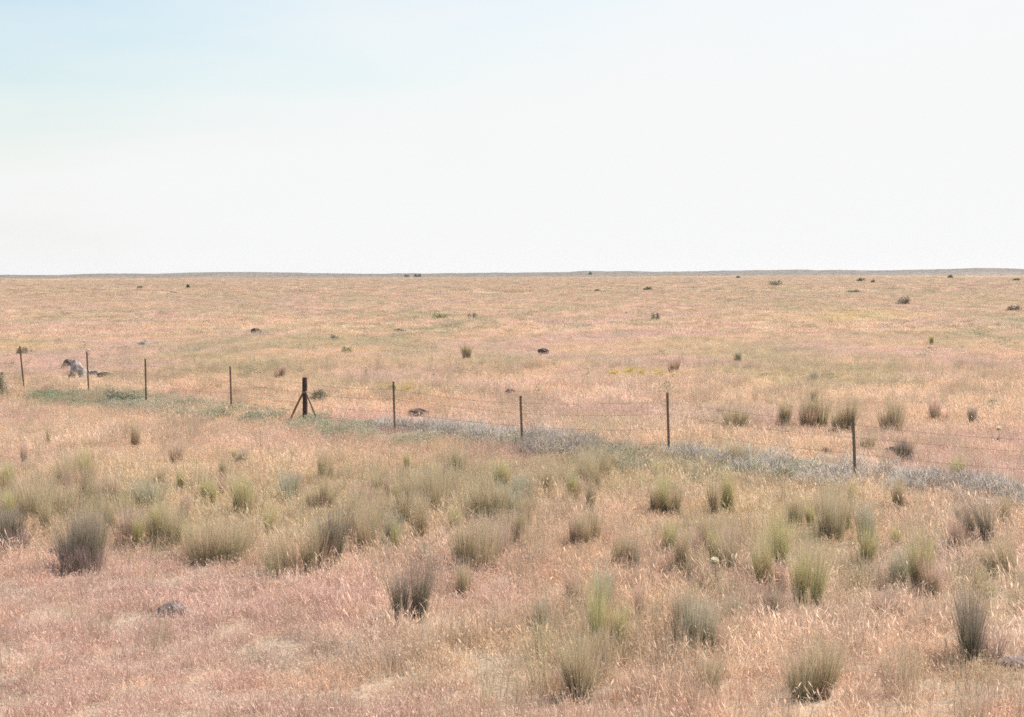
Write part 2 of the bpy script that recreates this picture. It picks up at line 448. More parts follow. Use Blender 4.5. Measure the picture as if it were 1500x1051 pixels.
def grass_colour(x, y, z, far=0):
    n1 = fbm(x / 5.0, y / 9.0, 31)[:, None]; n2 = fbm(x / 11.0 + 40, y / 24.0, 37)[:, None]
    n3 = fbm(x / 60.0, y / 160.0, 43)[:, None]
    c = STRAW * (1 - sstep(.4, .62, n1)) + PINK * sstep(.4, .62, n1)
    far_ = sstep(45, 110, y)[:, None]
    k = sstep(.56, .68, n2) * (.7 - .4 * far_); c = c * (1 - k) + OLIVE * k
    k = (1 - sstep(.28, .4, n2)) * (.6 - .3 * far_); c = c * (1 - k) + ORANGE * k
    k = sstep(.5, .66, n3) * .22; c = c * (1 - k) + np.array([.52, .46, .32]) * k
    px, py = pix(x, y, z)
    for (cx, cy, hw, hh, col, s) in PATCHES:
        g = (s * np.exp(-(((px - cx) / hw) ** 2 + ((py - cy) / hh) ** 2) * .9))[:, None]
        g = g * (0.5 + n1)
        g = np.clip(g, 0, 1)
        c = c * (1 - g) + col * g
    k = sstep(2300, 3300, y)[:, None]; c = c * (1 - k) + np.array([.27, .25, .215]) * k      # grey sage country on the far rise
    c = c * (1.1 - .14 * sstep(45, 300, y)[:, None]) * np.array([1.01, .957, .967])  # near grass painted lighter to make up for the shade between its blades
    n4 = fbm(x / 1.3 + 9, y / 7.0, 47)[:, None]; n5 = fbm(x / 3.6 + 9, y / 26.0, 49)[:, None]
    k = (sstep(.52, .66, n4) * .5 + sstep(.55, .68, n5) * .35) * far_; c = c * (1 - k) + np.array([.43, .40, .29]) * k
    k = (1 - sstep(.3, .42, n4)) * .4 * far_; c = c * (1 - k) + np.array([.68, .50, .40]) * k
    u = rng.normal(1, .13, (len(x), 1)) + far_ * rng.normal(0, .15, (len(x), 1)); h = rng.normal(0, .025, (len(x), 1))
    return np.clip(c * u * np.hstack([1 + h, np.ones_like(h), 1 - h]), .03, .9)

def fan(n, d0, d1, half=0.40, extra=3):
    D = np.sqrt(rng.uniform(d0 ** 2, d1 ** 2, n))
    x = rng.uniform(-1, 1, n) * (half * D + extra)
    return x, D

def build_grass():
    PT, ID, SC, RO, TI = [], [], [], [], []
    def add(x, y, idx, s, sz=None, lift=0.0):
        keep = np.ones(len(x), bool)
        if y.min() < 110:
            for cx, cy, hw, hd in CLEAR: keep &= ((x - cx) / hw) ** 2 + ((y - cy) / hd) ** 2 > 1
        x, y, idx, s = x[keep], y[keep], idx[keep], s[keep]
        if sz is not None: sz = sz[keep]
        s = s * (.75 + .5 * fbm(x / 1.6, y / 2.4, 55)); sz = s if sz is None else sz * (.6 + .8 * fbm(x / 2.1, y / 3.1, 57))
        z = height(x, y); n = len(x)
        PT.append(np.stack([x, y, z + lift], -1)); ID.append(idx)
        s3 = np.stack([s, s, s if sz is None else sz], -1); SC.append(s3)
        RO.append(np.stack([rng.normal(0, .08, n), rng.normal(0, .08, n), rng.uniform(0, 6.28, n)], -1))
        TI.append(grass_colour(x, y, z))
    # close, dense, 10 to 46 m
    x, y = fan(30000, 10, 48); add(x, y, rng.integers(0, 5, len(x)), rng.uniform(.7, 1.25, len(x)), rng.uniform(.55, 1.2, len(x)))
    x, y = fan(42000, 46, 110, extra=1); add(x, y, rng.integers(0, 5, len(x)), rng.uniform(1.0, 1.7, len(x)), rng.uniform(.6, 1.1, len(x)))
    # pale seed heads standing over the rest
    x, y = fan(14000, 10, 60); m = (fbm(x / 2.2, y / 3.5, 71) + .1 * sstep(-2, 2, x)) > .56; x, y = x[m], y[m]
    add(x, y, rng.integers(8, 11, len(x)), rng.uniform(.6, 1.15, len(x)))
    # tall olive stems where the rushes thin out into the grass
    x, y = fan(52000, 10, 75); z = height(x, y); px, py = pix(x, y, z)
    dens = np.zeros(len(x))
    for (cx, cy, hw, hh, col, s) in PATCHES:
        if col is OLIVE: dens = np.maximum(dens, s * np.exp(-(((px - cx) / hw) ** 2 + ((py - cy) / hh) ** 2)))
    dens = dens * sstep(.35, .6, fbm(x / 1.2, y / 2.0, 77)) * .8 + .03
    m = rng.uniform(0, 1, len(x)) < dens; x, y = x[m], y[m]
    k0 = len(TI)
    add(x, y, rng.integers(5, 8, len(x)), rng.uniform(.7, 1.2, len(x)), rng.uniform(.8, 1.35, len(x)))
    TI[k0] = TI[k0] * .35 + OLIVE * .65 * rng.uniform(.7, 1.1, (len(TI[k0]), 1))
    # faded grey-brown stalks everywhere, in loose drifts
    x, y = fan(26000, 10, 70); m = (fbm(x / .8, y / 1.3, 63) > .56) & (fbm(x / 5, y / 9, 64) > .42); x, y = x[m], y[m]
    k0 = len(TI); add(x, y, rng.integers(5, 8, len(x)), rng.uniform(.7, 1.2, len(x)), rng.uniform(.6, 1.0, len(x)))
    TI[k0] = TI[k0] * .35 + np.array([.52, .41, .33]) * .65 * rng.uniform(.75, 1.15, (len(TI[k0]), 1))
    # small green weeds dotted through the field
    x, y = fan(9000, 45, 900); m = fbm(x / 14, y / 40, 83) > .48; x, y = x[m], y[m]
    k0 = len(TI); add(x, y, rng.integers(17, 20, len(x)), rng.uniform(.4, 1.5, len(x)) * (1 + y / 500), rng.uniform(.4, 1.3, len(x)))
    TI[k0] = (np.array([.24, .235, .16])[None] * rng.uniform(.6, 1.3, (len(TI[k0]), 1)) + TI[k0] * .35)
    # far clumps
    x, y = fan(60000, 105, 330); add(x, y, rng.integers(11, 14, len(x)), rng.uniform(.8, 1.5, len(x)), rng.uniform(.6, 1.2, len(x)))
    x, y = fan(60000, 320, 1500); add(x, y, rng.integers(14, 17, len(x)), rng.uniform(.8, 1.5, len(x)), rng.uniform(.5, 1.3, len(x)))
    x, y = fan(45000, 1400, 4000); add(x, y, rng.integers(14, 17, len(x)), rng.uniform(1.5, 3, len(x)), rng.uniform(.6, 1.8, len(x)))
    scatter('dry_grass', protos, np.vstack(PT), np.concatenate(ID), np.vstack(SC), np.vstack(RO), np.vstack(TI))

# the ragged strip of weeds along the foot of the fence
def strip(name, coll, nk, path, n, half_px, cols, smin, smax, seed, thr=.42):
    r = np.random.default_rng(seed)
    pp = np.array([P(a, b)[:2] for a, b in path])
    seg = np.hypot(*np.diff(pp, axis=0).T); cum = np.concatenate([[0], np.cumsum(seg)])
    u = r.uniform(0, cum[-1], n)
    x = np.interp(u, cum, pp[:, 0]); y = np.interp(u, cum, pp[:, 1])
    w = np.interp(u, cum, half_px)
    x = x + r.normal(0, 1, n) * w * .25; y = y + r.normal(0, 1, n) * w
    keep = fbm(x / .7 + 5, y / 1.9, seed) + r.normal(0, .06, n) > thr
    x, y = x[keep], y[keep]; z = height(x, y); m = len(x)
    q = fbm(x / 1.5, y / 3, seed + 5)[:, None]
    t = np.array(cols[0])[None] * (1 - sstep(.4, .6, q)) + np.array(cols[1])[None] * sstep(.4, .6, q)
    t = t * r.normal(1, .12, (m, 1))
    s = r.uniform(smin, smax, m)
    scatter(name, coll, np.stack([x, y, z], -1), r.integers(0, nk, m), np.stack([s, s, s * r.uniform(.7, 1.1, m)], -1),
            np.stack([np.zeros(m), np.zeros(m), r.uniform(0, 6.28, m)], -1), np.clip(t, .02, .9))
strip('green_weeds', weed_kinds, 4, [(60, 585), (150, 588), (215, 600), (340, 612), (450, 627), (560, 640), (700, 650), (800, 662), (920, 682), (1020, 690), (1110, 692), (1200, 700)], 3600,
      [.6, 1.6, 1.3, 1.0, .9, 1.2, 1.3, .5, 1.1, 1.3, 1.0, .3], [(.37, .38, .27), (.50, .46, .36)], .4, 1.15, 91, .44)
strip('grey_brush', brush_kinds, 4, [(560, 634), (620, 638), (690, 645), (760, 655), (830, 662), (900, 668), (1000, 680), (1110, 692), (1200, 700), (1300, 712), (1380, 722), (1470, 742), (1560, 765)], 1500,
      [.3, .5, .6, .9, 1.0, .5, .4, .8, 1.1, 1.1, .9, 1.0, 1.0], [(.42, .37, .33), (.54, .50, .45)], .35, 1.1, 92, .54)

CLEAR = []   # x, y, half width, half depth: where something stands the grass does not
# ------------------------------------------------------------------ rushes
RUSH = {  # living stems, dead stems
    'dark': (leaf_mat('dark_rush', (.22, .21, .16)), leaf_mat('dark_rush_dead', (.27, .22, .19))),
    'olive': (leaf_mat('olive_rush', (.365, .34, .225)), leaf_mat('olive_rush_dead', (.44, .36, .26))),
    'green': (leaf_mat('green_rush', (.38, .385, .21)), leaf_mat('green_rush_dead', (.40, .33, .2))),
    'grey': (leaf_mat('grey_rush', (.32, .305, .23)), leaf_mat('grey_rush_dead', (.28, .23, .19))),
    'blue': (leaf_mat('blue_green_rush', (.32, .335, .245)), leaf_mat('blue_rush_dead', (.34, .29, .22))),
    'purple': (leaf_mat('faded_rush', (.40, .335, .26)), leaf_mat('faded_rush_dead', (.42, .31, .25))),
}

def rush(px, pyb, pyt, wpx, kind, label, lean=0.0, tall=1.3, dens=1.0, name='rush_clump', cat='rush clump', group='rush clumps in the dry grass'):
    x, y, z, s = P(px, pyb + 3)
    H = (pyb + 3 - pyt) * s * tall; W = wpx * s * (1.12 if tall < 1.4 else 1.0)
    CLEAR.append((x, y - .12, W * .38, W * .38 + .18))
    t = thing(name, label, cat, (x, y, z), group)
    r = np.random.default_rng(int(px * 31 + pyb * 7))
    live, dead = RUSH[kind]
    def stems(n, r0, wtop, h, wd, hmin, c_lo, c_hi):
        q = np.sqrt(r.uniform(0, 1, n)); a = r.uniform(0, 2 * np.pi, n)
        # several crowns side by side give an uneven outline
        nc = max(2, int(W / .16)); cx = r.uniform(-1, 1, nc) * W * .33; cy = r.uniform(-1, 1, nc) * W * .33; ch = r.uniform(.62, 1.0, nc)
        ci = r.integers(0, nc, n)
        base = np.stack([cx[ci] + r0 * q * np.cos(a), cy[ci] + r0 * q * np.sin(a), np.full(n, -.03)], -1)
        lx = r.uniform(-.1, .1, nc)[ci]
        out = (wtop * .5) / max(h, .05)
        d = np.stack([np.cos(a) * q * out * .42 + cx[ci] / max(h, .1) * .4 + lx + lean, np.sin(a) * q * out * .42 + cy[ci] / max(h, .1) * .3, np.ones(n)], -1)
        d += r.normal(0, .05, d.shape) * np.array([1, 1, 0]); d /= np.linalg.norm(d, axis=1)[:, None]
        L = h * ch[ci] * (hmin + (1 - hmin) * r.beta(2.4, 1.2, n))
        bd = np.stack([np.cos(a), np.sin(a), -.3 * np.ones(n)], -1) * (L * .12 * r.uniform(0, 1.4, n))[:, None]
        v, f, tip, per = strips(base, d, L, wd * r.uniform(.7, 1.3, n), bd, r, nseg=3)
        u = r.uniform(0, 1, n)[:, None]
        cc = np.repeat(np.array([c_lo]) * (1 - u) + np.array([c_hi]) * u, per, 0)
        dry = np.tile(np.repeat(np.array([0, .1, .45, .85]), 2), n)[:, None]      # the tips dry out to straw
        return v, f, cc * (1 - dry) + np.array([[1.9, 1.6, 1.7]]) * dry
    wd = max(.0042, s * .55)
    dens = dens * {'dark': 1.3, 'grey': 1.15, 'olive': .8, 'green': .9, 'blue': .8, 'purple': .6}[kind]
    n = int(np.clip(W * 1300 * dens * (.0055 / wd) ** .6, 90, 1100))
    v, f, c = stems(n, W * .16, W, H, wd, .4, (.7, .72, .7), (1.35, 1.3, 1.15))
    mesh_obj('green_stems', v, f, live, t, cols=c)
    v, f, c = stems(n // 2, W * .2, W * 1.15, H * .62, wd, .3, (.6, .58, .6), (1.35, 1.3, 1.2))
    mesh_obj('dead_stems', v, f, dead, t, cols=c)
    return t

RUSHES = [
 (75, 760, 688, 100, 'olive', 'broad olive rush clump at the left edge, behind the two dark grey clumps'),
 (12, 808, 742, 46, 'dark', 'dark grey rush clump cut by the left edge of the photo'),
 (125, 838, 745, 62, 'dark', 'darkest grey-green rush clump, standing at the edge of the pink grass'),
 (215, 748, 695, 42, 'blue', 'small blue-green rush clump right of the broad olive one'),
 (180, 795, 738, 60, 'purple', 'loose faded rush clump just right of the darkest one'),
 (248, 800, 742, 48, 'olive', 'sparse olive rush clump left of the widest olive clump'),
 (290, 735, 700, 28, 'green', 'short bright green tuft left of the tall yellow-green rush'),
 (318, 820, 740, 92, 'olive', 'widest olive rush clump of the middle band, with pale grass stalks before it'),
 (357, 757, 680, 34, 'green', 'tall narrow yellow-green rush clump in the left half'),
 (396, 785, 733, 18, 'green', 'thin green spike of rushes between two olive clumps'),
 (419, 735, 680, 36, 'blue', 'upright grey-green rush clump below the braced fence post'),
 (463, 748, 703, 44, 'olive', 'low olive rush clump right of the upright grey-green one'),
 (430, 842, 762, 58, 'olive', 'olive rush clump with pale seed stalks leaning over its foot'),
 (455, 836, 752, 44, 'olive', 'olive rushes standing between the seed stalk clump and the blackish foot'),
 (482, 832, 742, 34, 'dark', 'dark clump with blackish foot touching the seed stalk clump'),
 (497, 800, 752, 16, 'green', 'narrow green shoots beside the clump with blackish foot'),
 (527, 790, 727, 56, 'olive', 'grey-olive rush clump between the dark foot clump and the square ones'),
 (552, 712, 683, 18, 'green', 'little yellow-green tuft standing alone above the olive clumps'),
 (590, 768, 720, 40, 'olive', 'left one of two touching square olive clumps'),
 (622, 765, 722, 34, 'olive', 'right one of two touching square olive clumps'),
 (638, 725, 678, 56, 'olive', 'round olive rush clump with reddish tips near the photo centre'),
 (645, 798, 762, 26, 'purple', 'small faded rush clump below the two square olive clumps'),
 (599, 911, 822, 44, 'dark', 'lone dark rush clump with a black foot in the foreground grass'),
 (715, 762, 690, 50, 'olive', 'big olive rush clump at the photo centre, below the fence post'),
 (750, 757, 702, 34, 'blue', 'greener rush clump touching the big central olive one'),
 (837, 732, 703, 24, 'purple', 'small greyish tuft between the central clump and green weeds'),
 (865, 706, 658, 52, 'olive', 'olive rush clump standing in front of the fence weeds'),
 (728, 822, 772, 46, 'purple', 'faded purple-grey rush clump below the photo centre'),
 (845, 798, 757, 26, 'purple', 'faint olive-brown tuft in pink grass right of centre'),
 (792, 925, 868, 28, 'grey', 'narrow grey rush clump in the foreground right of centre'),
 (846, 882, 832, 32, 'purple', 'brownish rush clump just above the narrow grey foreground one'),
 (860, 945, 890, 24, 'olive', 'thin olive tuft above the large foreground clump'),
 (862, 1022, 918, 78, 'olive', 'large olive rush clump at the bottom edge, right of centre'),
 (924, 832, 782, 24, 'grey', 'slim grey rush clump left of the round white flower'),
 (975, 808, 757, 28, 'green', 'yellowish green rush clump left of the flower'),
 (1036, 806, 748, 38, 'olive', 'olive rush clump directly behind the round white flower'),
 (1048, 757, 692, 18, 'olive', 'tall thin olive spike above the white flower'),
 (1085, 842, 772, 56, 'olive', 'broad olive rush clump right of the round white flower'),
 (1030, 945, 872, 36, 'olive', 'slender olive clump below the white flower'),
 (1030, 1020, 942, 58, 'olive', 'olive rush clump at the bottom edge below the slender one'),
 (1130, 905, 852, 12, 'grey', 'single thin grey spike in the right foreground'),
 (1180, 887, 790, 36, 'green', 'tall green rush clump in the right foreground'),
 (1205, 757, 716, 56, 'olive', 'wide pale olive clump below the purple weeds'),
 (1262, 832, 762, 26, 'green', 'thin green stems right of the tall green clump'),
 (1178, 1016, 915, 88, 'olive', 'dense olive rush clump with dark foot at the bottom edge, right'),
 (1352, 872, 806, 42, 'purple', 'grey-brown rush clump with a tan base at far right'),
 (1435, 972, 872, 48, 'dark', 'tall dark rush clump beside the dark slab at lower right'),
 (1442, 804, 730, 32, 'dark', 'dark rush clump leaning left near the right edge'),
 (1476, 844, 765, 46, 'olive', 'olive-grey rush clump at the right edge behind the leaning one'),
 (260, 677, 646, 18, 'purple', 'small faded tuft standing in the pale grass at upper left'),
 (352, 682, 656, 16, 'grey', 'small grey tuft above the tall yellow-green rush'),
 (1300, 905, 850, 44, 'purple', 'thin pale brown rush clump in the right foreground'),
 (1310, 800, 770, 18, 'green', 'tiny green tuft right of the thin green stems'),
 (1072, 905, 865, 26, 'blue', 'small grey-green tuft below the broad clump by the flower'),
 (980, 728, 700, 24, 'olive', 'small olive tuft below the thin right-of-centre fence post'),
 (1390, 705, 672, 30, 'green', 'pale green weed tuft behind the wire at right'),
]
made = [rush(*a, lean=(-.28 if 'leaning' in a[5] else 0.0)) for a in RUSHES]
# the lesser tufts crowding between the big clumps: copies of the thing and of each of its parts
src = [t for t, a in zip(made, RUSHES) if a[4] in ('olive', 'olive', 'purple', 'blue', 'green') and 20 < a[3] < 60]
LANDMARKS = [(75, 740, 'broad olive clump near the left edge'), (125, 815, 'darkest rush clump'), (318, 800, 'widest olive clump'),
 (357, 735, 'tall yellow-green clump'), (419, 720, 'upright grey-green clump'), (482, 815, 'clump with the blackish foot'), (605, 755, 'two touching square clumps'),
 (638, 712, 'round clump with reddish tips'), (715, 745, 'big central olive clump'), (597, 895, 'lone dark foreground clump'), (527, 770, 'grey-olive clump right of the blackish foot'),
 (1047, 824, 'round white flower'), (1180, 865, 'tall green clump'), (862, 1000, 'large clump at the bottom edge'), (1442, 785, 'dark leaning clump'), (430, 825, 'clump with seed stalks over its foot'),
 (1085, 820, 'broad clump beside the white flower'), (1048, 740, 'tall thin olive spike'), (1205, 745, 'wide pale clump below the purple weeds'), (865, 695, 'clump before the fence weeds'),
 (1352, 855, 'grey-brown clump with the tan base'), (1435, 950, 'tall dark clump by the slab'), (260, 670, 'small faded tuft in the pale grass'), (180, 780, 'loose faded clump by the darkest one'),
 (975, 795, 'yellowish green clump'), (846, 870, 'brownish foreground clump'), (215, 735, 'small blue-green clump'), (1262, 820, 'thin green stems'), (1030, 925, 'slender clump below the flower'), (728, 810, 'faded purple-grey clump'),
 (1300, 890, 'pale brown clump'), (924, 820, 'slim grey clump'), (980, 715, 'small tuft below the thin post'), (1030, 1000, 'clump at the bottom edge below the slender one'), (290, 725, 'little bright green tuft')]
KIND_OF = {t.name: a[4] for t, a in zip(made, RUSHES)}
taken = set()
rr_ = random.Random(23)
for (x0, x1, y0, y1, cnt, where) in ((0, 780, 705, 815, 60, 'in the crowded band at left'), (560, 1140, 690, 760, 18, 'just below the weeds along the fence'), (980, 1330, 740, 900, 24, 'right of the round white flower'), (1300, 1500, 760, 900, 8, 'near the right edge above the dark slab'), (560, 960, 780, 930, 10, 'between the lone dark clump and the white flower'), (980, 1080, 900, 1000, 5, 'below the round white flower'), (820, 920, 940, 1040, 5, 'about the large clump at the bottom edge'), (0, 500, 640, 690, 5, 'in the pale grass between fence and rushes')):
    left_, tries = cnt, 0
    while left_ and tries < 2000:
        tries += 1
        x, y, z, s_ = P(rr_.uniform(x0, x1), rr_.uniform(y0, y1)); k = rr_.uniform(.45, .85)
        t0 = rr_.choice(src)
        hue = {'olive': 'olive', 'purple': 'faded brownish', 'blue': 'grey-green', 'green': 'yellow-green'}[KIND_OF[t0.name]]
        qx, qy = (float(q[0]) for q in pix(np.array([x]), np.array([y]), np.array([z])))
        lx, ly, lm = min(LANDMARKS, key=lambda q: math.hypot((q[0] - qx) * .7, q[1] - qy))
        side = ('right of' if qx > lx else 'left of') if abs(qx - lx) > abs(qy - ly) * 1.2 else ('in front of' if qy > ly else 'behind')
        lab = '%s %s rush tuft %s the %s' % ('small' if k < .7 else 'medium-sized', hue, side, lm)
        if lab in taken: continue
        taken.add(lab); left_ -= 1
        t = t0.copy(); C.objects.link(t)
        t.location = (x, y, z); t.rotation_euler = (rr_.uniform(-.06, .06), rr_.uniform(-.06, .06), rr_.uniform(0, 6.28))
        t.scale = (k, k, rr_.uniform(.75, 1.2))
        t['label'] = lab
        t['group'] = 'smaller rush tufts among the large clumps'
        CLEAR.append((x, y - .05, .1, .16))
        for ch in t0.children:
            c_ = ch.copy(); C.objects.link(c_); c_.parent = t
FENCE_SIDE = [
 (1143, 627, 592, 26, 'olive', 'small rounded bunchgrass, leftmost of the four by the tall fence post'),
 (1192, 627, 584, 38, 'olive', 'widest rounded bunchgrass beyond the fence'),
 (1234, 633, 590, 32, 'olive', 'rounded bunchgrass touching the nearest fence post in view'),
 (1307, 634, 592, 34, 'olive', 'rounded bunchgrass standing alone right of the nearest post'),
 (1375, 617, 590, 26, 'purple', 'pale faded bunchgrass beyond the fence, left of the white speck'),
 (1427, 622, 598, 18, 'grey', 'small dark bunchgrass beyond the fence near the right edge'),
 (1077, 628, 598, 40, 'olive', 'low wide bunchgrass beside the small brown stone'),
 (1268, 664, 640, 20, 'olive', 'thin bunchgrass at the foot of the nearest fence post'),
 (1331, 679, 648, 26, 'dark', 'dark bunchgrass touching the brown rock beyond the wire'),
 (1080, 530, 512, 12, 'blue', 'tiny olive tuft far out in the right half of the field'),
 (986, 545, 526, 14, 'purple', 'tiny brownish tuft above the yellow flowering weeds'),
 (1191, 590, 572, 18, 'olive', 'little tuft just behind the widest bunchgrass'),
 (412, 552, 534, 12, 'purple', 'tiny tuft upper left of the braced post'),
 (1190, 560, 545, 14, 'blue', 'small blue-green tuft far behind the widest bunchgrass'),
 (68, 578, 558, 16, 'purple', 'faded tuft between the two leftmost fence posts'),
 (685, 525, 508, 12, 'olive', 'thin tuft out in the middle of the field'),
 (1363, 505, 493, 8, 'green', 'tiny green spike far out at right'),
]
for a in FENCE_SIDE:
    rush(*a, tall=1.5, dens=1.3, name='bunchgrass', cat='bunchgrass', group='bunchgrass beyond the fence')

# ------------------------------------------------------------------ shrubs
SHRUB = {'sage': leaf_mat('sage_foliage', (.23, .24, .17), .2), 'dark': leaf_mat('dark_foliage', (.14, .145, .105), .2),
         'green': leaf_mat('green_foliage', (.26, .28, .16), .3), 'grey': leaf_mat('grey_foliage', (.30, .30, .24), .2)}
wood = noise_mat('shrub_wood', (.10, .07, .05), (.2, .15, .11), scale=20)

def tube(p, rad, sides=8):
    p = np.asarray(p, float); n = len(p); vs = []
    for i in range(n):
        d = p[min(i + 1, n - 1)] - p[max(i - 1, 0)]; d /= np.linalg.norm(d)
        a = np.cross(d, [0, 0, 1.0] if abs(d[2]) < .9 else [1.0, 0, 0]); a /= np.linalg.norm(a); b = np.cross(d, a)
        rr = rad[i] if hasattr(rad, '__len__') else rad
        for k in range(sides):
            t = 2 * math.pi * k / sides; vs.append(p[i] + (a * math.cos(t) + b * math.sin(t)) * rr)
    fs = []
    for i in range(n - 1):
        for k in range(sides):
            k2 = (k + 1) % sides
            fs.append((i * sides + k, i * sides + k2, (i + 1) * sides + k2, (i + 1) * sides + k))
    fs.append(tuple(range(sides))[::-1]); fs.append(tuple((n - 1) * sides + k for k in range(sides)))
    return vs, fs

def merge(parts):
    V, F_ = [], []
    for v, f in parts:
        o = len(V); V += [tuple(q) for q in v]; F_ += [tuple(i + o for i in t) for t in f]
    return V, F_

def shrub(px, pyb, w, h, kind, label, group='shrubs out in the field'):
    x, y, z, s = P(px, pyb)
    W, H = w * s, h * s * 1.1
    r = np.random.default_rng(int(px * 13 + pyb))
    t = thing('shrub', label, 'shrub', (x, y, z), group)
    V, F2, Cc = [], [], []; off = 0
    nb = max(3, int(3 + w / 6))
    tops = []
    for i in range(nb):
        cx, cy = r.uniform(-.36, .36) * W, r.uniform(-.3, .3) * W
        rad = W * r.uniform(.2, .32); hh = H * r.uniform(.6, 1)
        leaf = max(.05, s * 1.5)
        v, f, c = leaves_blob(r, 150, rad, hh, leaf, (.6, .62, .6), (1.4, 1.35, 1.2))
        k = r.uniform(.8, 1.25)
        v = v + np.array([cx, cy, 0]); V.append(v); F2.append(f + off); Cc.append(c * k); off += len(v); tops.append((cx, cy, hh))
    mesh_obj('foliage', np.vstack(V), np.vstack(F2), SHRUB[kind], t, cols=np.vstack(Cc))
    parts = [tube([(cx * .1, cy * .1, -.05), (cx * .6, cy * .6, hh * .35), (cx, cy, hh * .75)], [W * .025, W * .018, W * .008], 5) for cx, cy, hh in tops]
    v, f = merge(parts)
    mesh_obj('stem', v, f, wood, t)
    return t
SHRUBS = [
 (1323, 448, 24, 13, 'dark', 'dark green shrub far out in the right of the field'),
 (1485, 458, 26, 10, 'dark', 'dark shrub on the far plain at the right edge'),
 (1135, 419, 22, 8, 'sage', 'wide low shrub near the horizon, right of centre'),
 (1261, 413, 12, 5, 'sage', 'left one of two tiny shrubs just under the right horizon'),
 (1277, 415, 9, 4, 'sage', 'right one of two tiny shrubs just under the right horizon'),
 (1393, 408, 9, 5, 'dark', 'tiny dark shrub under the highest rise of the horizon'),
 (1248, 430, 20, 5, 'grey', 'pale low shrub left above the dark green shrub'),
 (645, 470, 24, 12, 'green', 'left green shrub of a pair in the middle distance'),
 (692, 468, 14, 9, 'grey', 'grey-green shrub right of the green one in the middle distance'),
 (961, 471, 13, 13, 'sage', 'small upright shrub in the middle distance right of centre'),
 (948, 426, 14, 5, 'sage', 'low olive shrub near the horizon beside a small rock'),
 (275, 423, 9, 6, 'dark', 'tiny dark shrub near the horizon at left'),
 (612, 406, 11, 4, 'dark', 'tiny dark shrub on the horizon left of centre'),
 (596, 406, 8, 3, 'sage', 'smaller companion of the tiny dark horizon shrub'),
 (865, 403, 7, 4, 'dark', 'tiny dark shrub breaking the skyline right of centre'),
 (470, 590, 26, 18, 'sage', 'round grey-green shrub right behind the braced post'),
 (175, 596, 54, 24, 'grey', 'wide blue-grey shrub between second and third fence posts'),
 (4, 584, 18, 36, 'sage', 'tall sage shrub cut by the left edge beside the fence'),
 (33, 522, 18, 13, 'dark', 'small dark shrub behind the top of the leftmost post'),
 (1342, 596, 30, 6, 'grey', 'flat grey-green shrub behind the lone rounded bunchgrass'),
 (490, 500, 14, 9, 'grey', 'small grey-green shrub in the field above the braced post'),
 (1089, 682, 28, 18, 'green', 'dark green weed bush among the weeds left of the nearest post'),
 (1080, 408, 8, 3, 'sage', 'tiny olive shrub near the horizon above the wide low one'),
 (205, 424, 8, 4, 'sage', 'tiny pale shrub near the left horizon'),
 (382, 575, 22, 8, 'grey', 'low grey weed bush left of the braced post'),
 (510, 520, 24, 12, 'green', 'loose green shrub above the thin centre-left post'),
 (1490, 412, 12, 4, 'sage', 'tiny olive shrub at the right end of the horizon'),
 (575, 575, 20, 10, 'green', 'yellowish green weed bush behind the post right of the braced one'),
]
for a in SHRUBS: shrub(*a)

# ------------------------------------------------------------------ rocks
import bmesh
ROCK = {'brown': noise_mat('brown_basalt', (.10, .065, .055), (.2, .135, .11), (.3, .23, .18), 6),
        'dark': noise_mat('dark_basalt', (.07, .05, .045), (.14, .10, .085), (.30, .25, .21), 9, .8),
        'purplish': noise_mat('purplish_stone', (.14, .10, .09), (.28, .21, .185), (.40, .32, .28), 9, .8),
        'pale': noise_mat('pale_lichen_rock', (.30, .24, .21), (.50, .43, .38), (.74, .68, .6), 5),
        'grey': noise_mat('grey_rock', (.20, .19, .19), (.32, .30, .29), (.42, .38, .34), 6)}

def rock(px, pyb, w, h, kind, label, depth=.7, tilt=0.0, group='rocks lying in the grass'):
    x, y, z, s = P(px, pyb)
    W, H = w * s, h * s
    bm = bmesh.new(); bmesh.ops.create_icosphere(bm, subdivisions=3, radius=1)
    sd_ = int(px * 3 + pyb)
    r = np.random.default_rng(sd_)
    planes = [(Vector(r.normal(0, 1, 3)).normalized(), r.uniform(.62, .92)) for _ in range(9)]
    co = np.array([v.co for v in bm.verts])
    d = fbm(co[:, 0] * 2.3 + 20 + co[:, 2] * 2.9, co[:, 1] * 2.3 + 20, sd_ % 50, 4) - .5
    for v, dd in zip(bm.verts, d):
        for pn, pd in planes:
            k = v.co.dot(pn)
            if k > pd: v.co -= pn * (k - pd) * .9
        v.co *= 1 + dd * .6
        v.co.x *= W * .55; v.co.y *= W * .55 * depth; v.co.z *= H * (.95 if v.co.z > 0 else .5)
        v.co.z += H * .08 + v.co.x * tilt
    me = bpy.data.meshes.new('rock'); bm.to_mesh(me); bm.free(); me.materials.append(ROCK[kind])
    if w > 8 and pyb > 470: CLEAR.append((x, y - y * .022, W * .5, W * .4 + y * .024) if y > 30 else (x, y - .05, W * .45, W * .35 + .08))
    o = bpy.data.objects.new('rock', me); C.objects.link(o); o.location = (x, y, z)
    tag(o, label, 'rock', group)
    return o
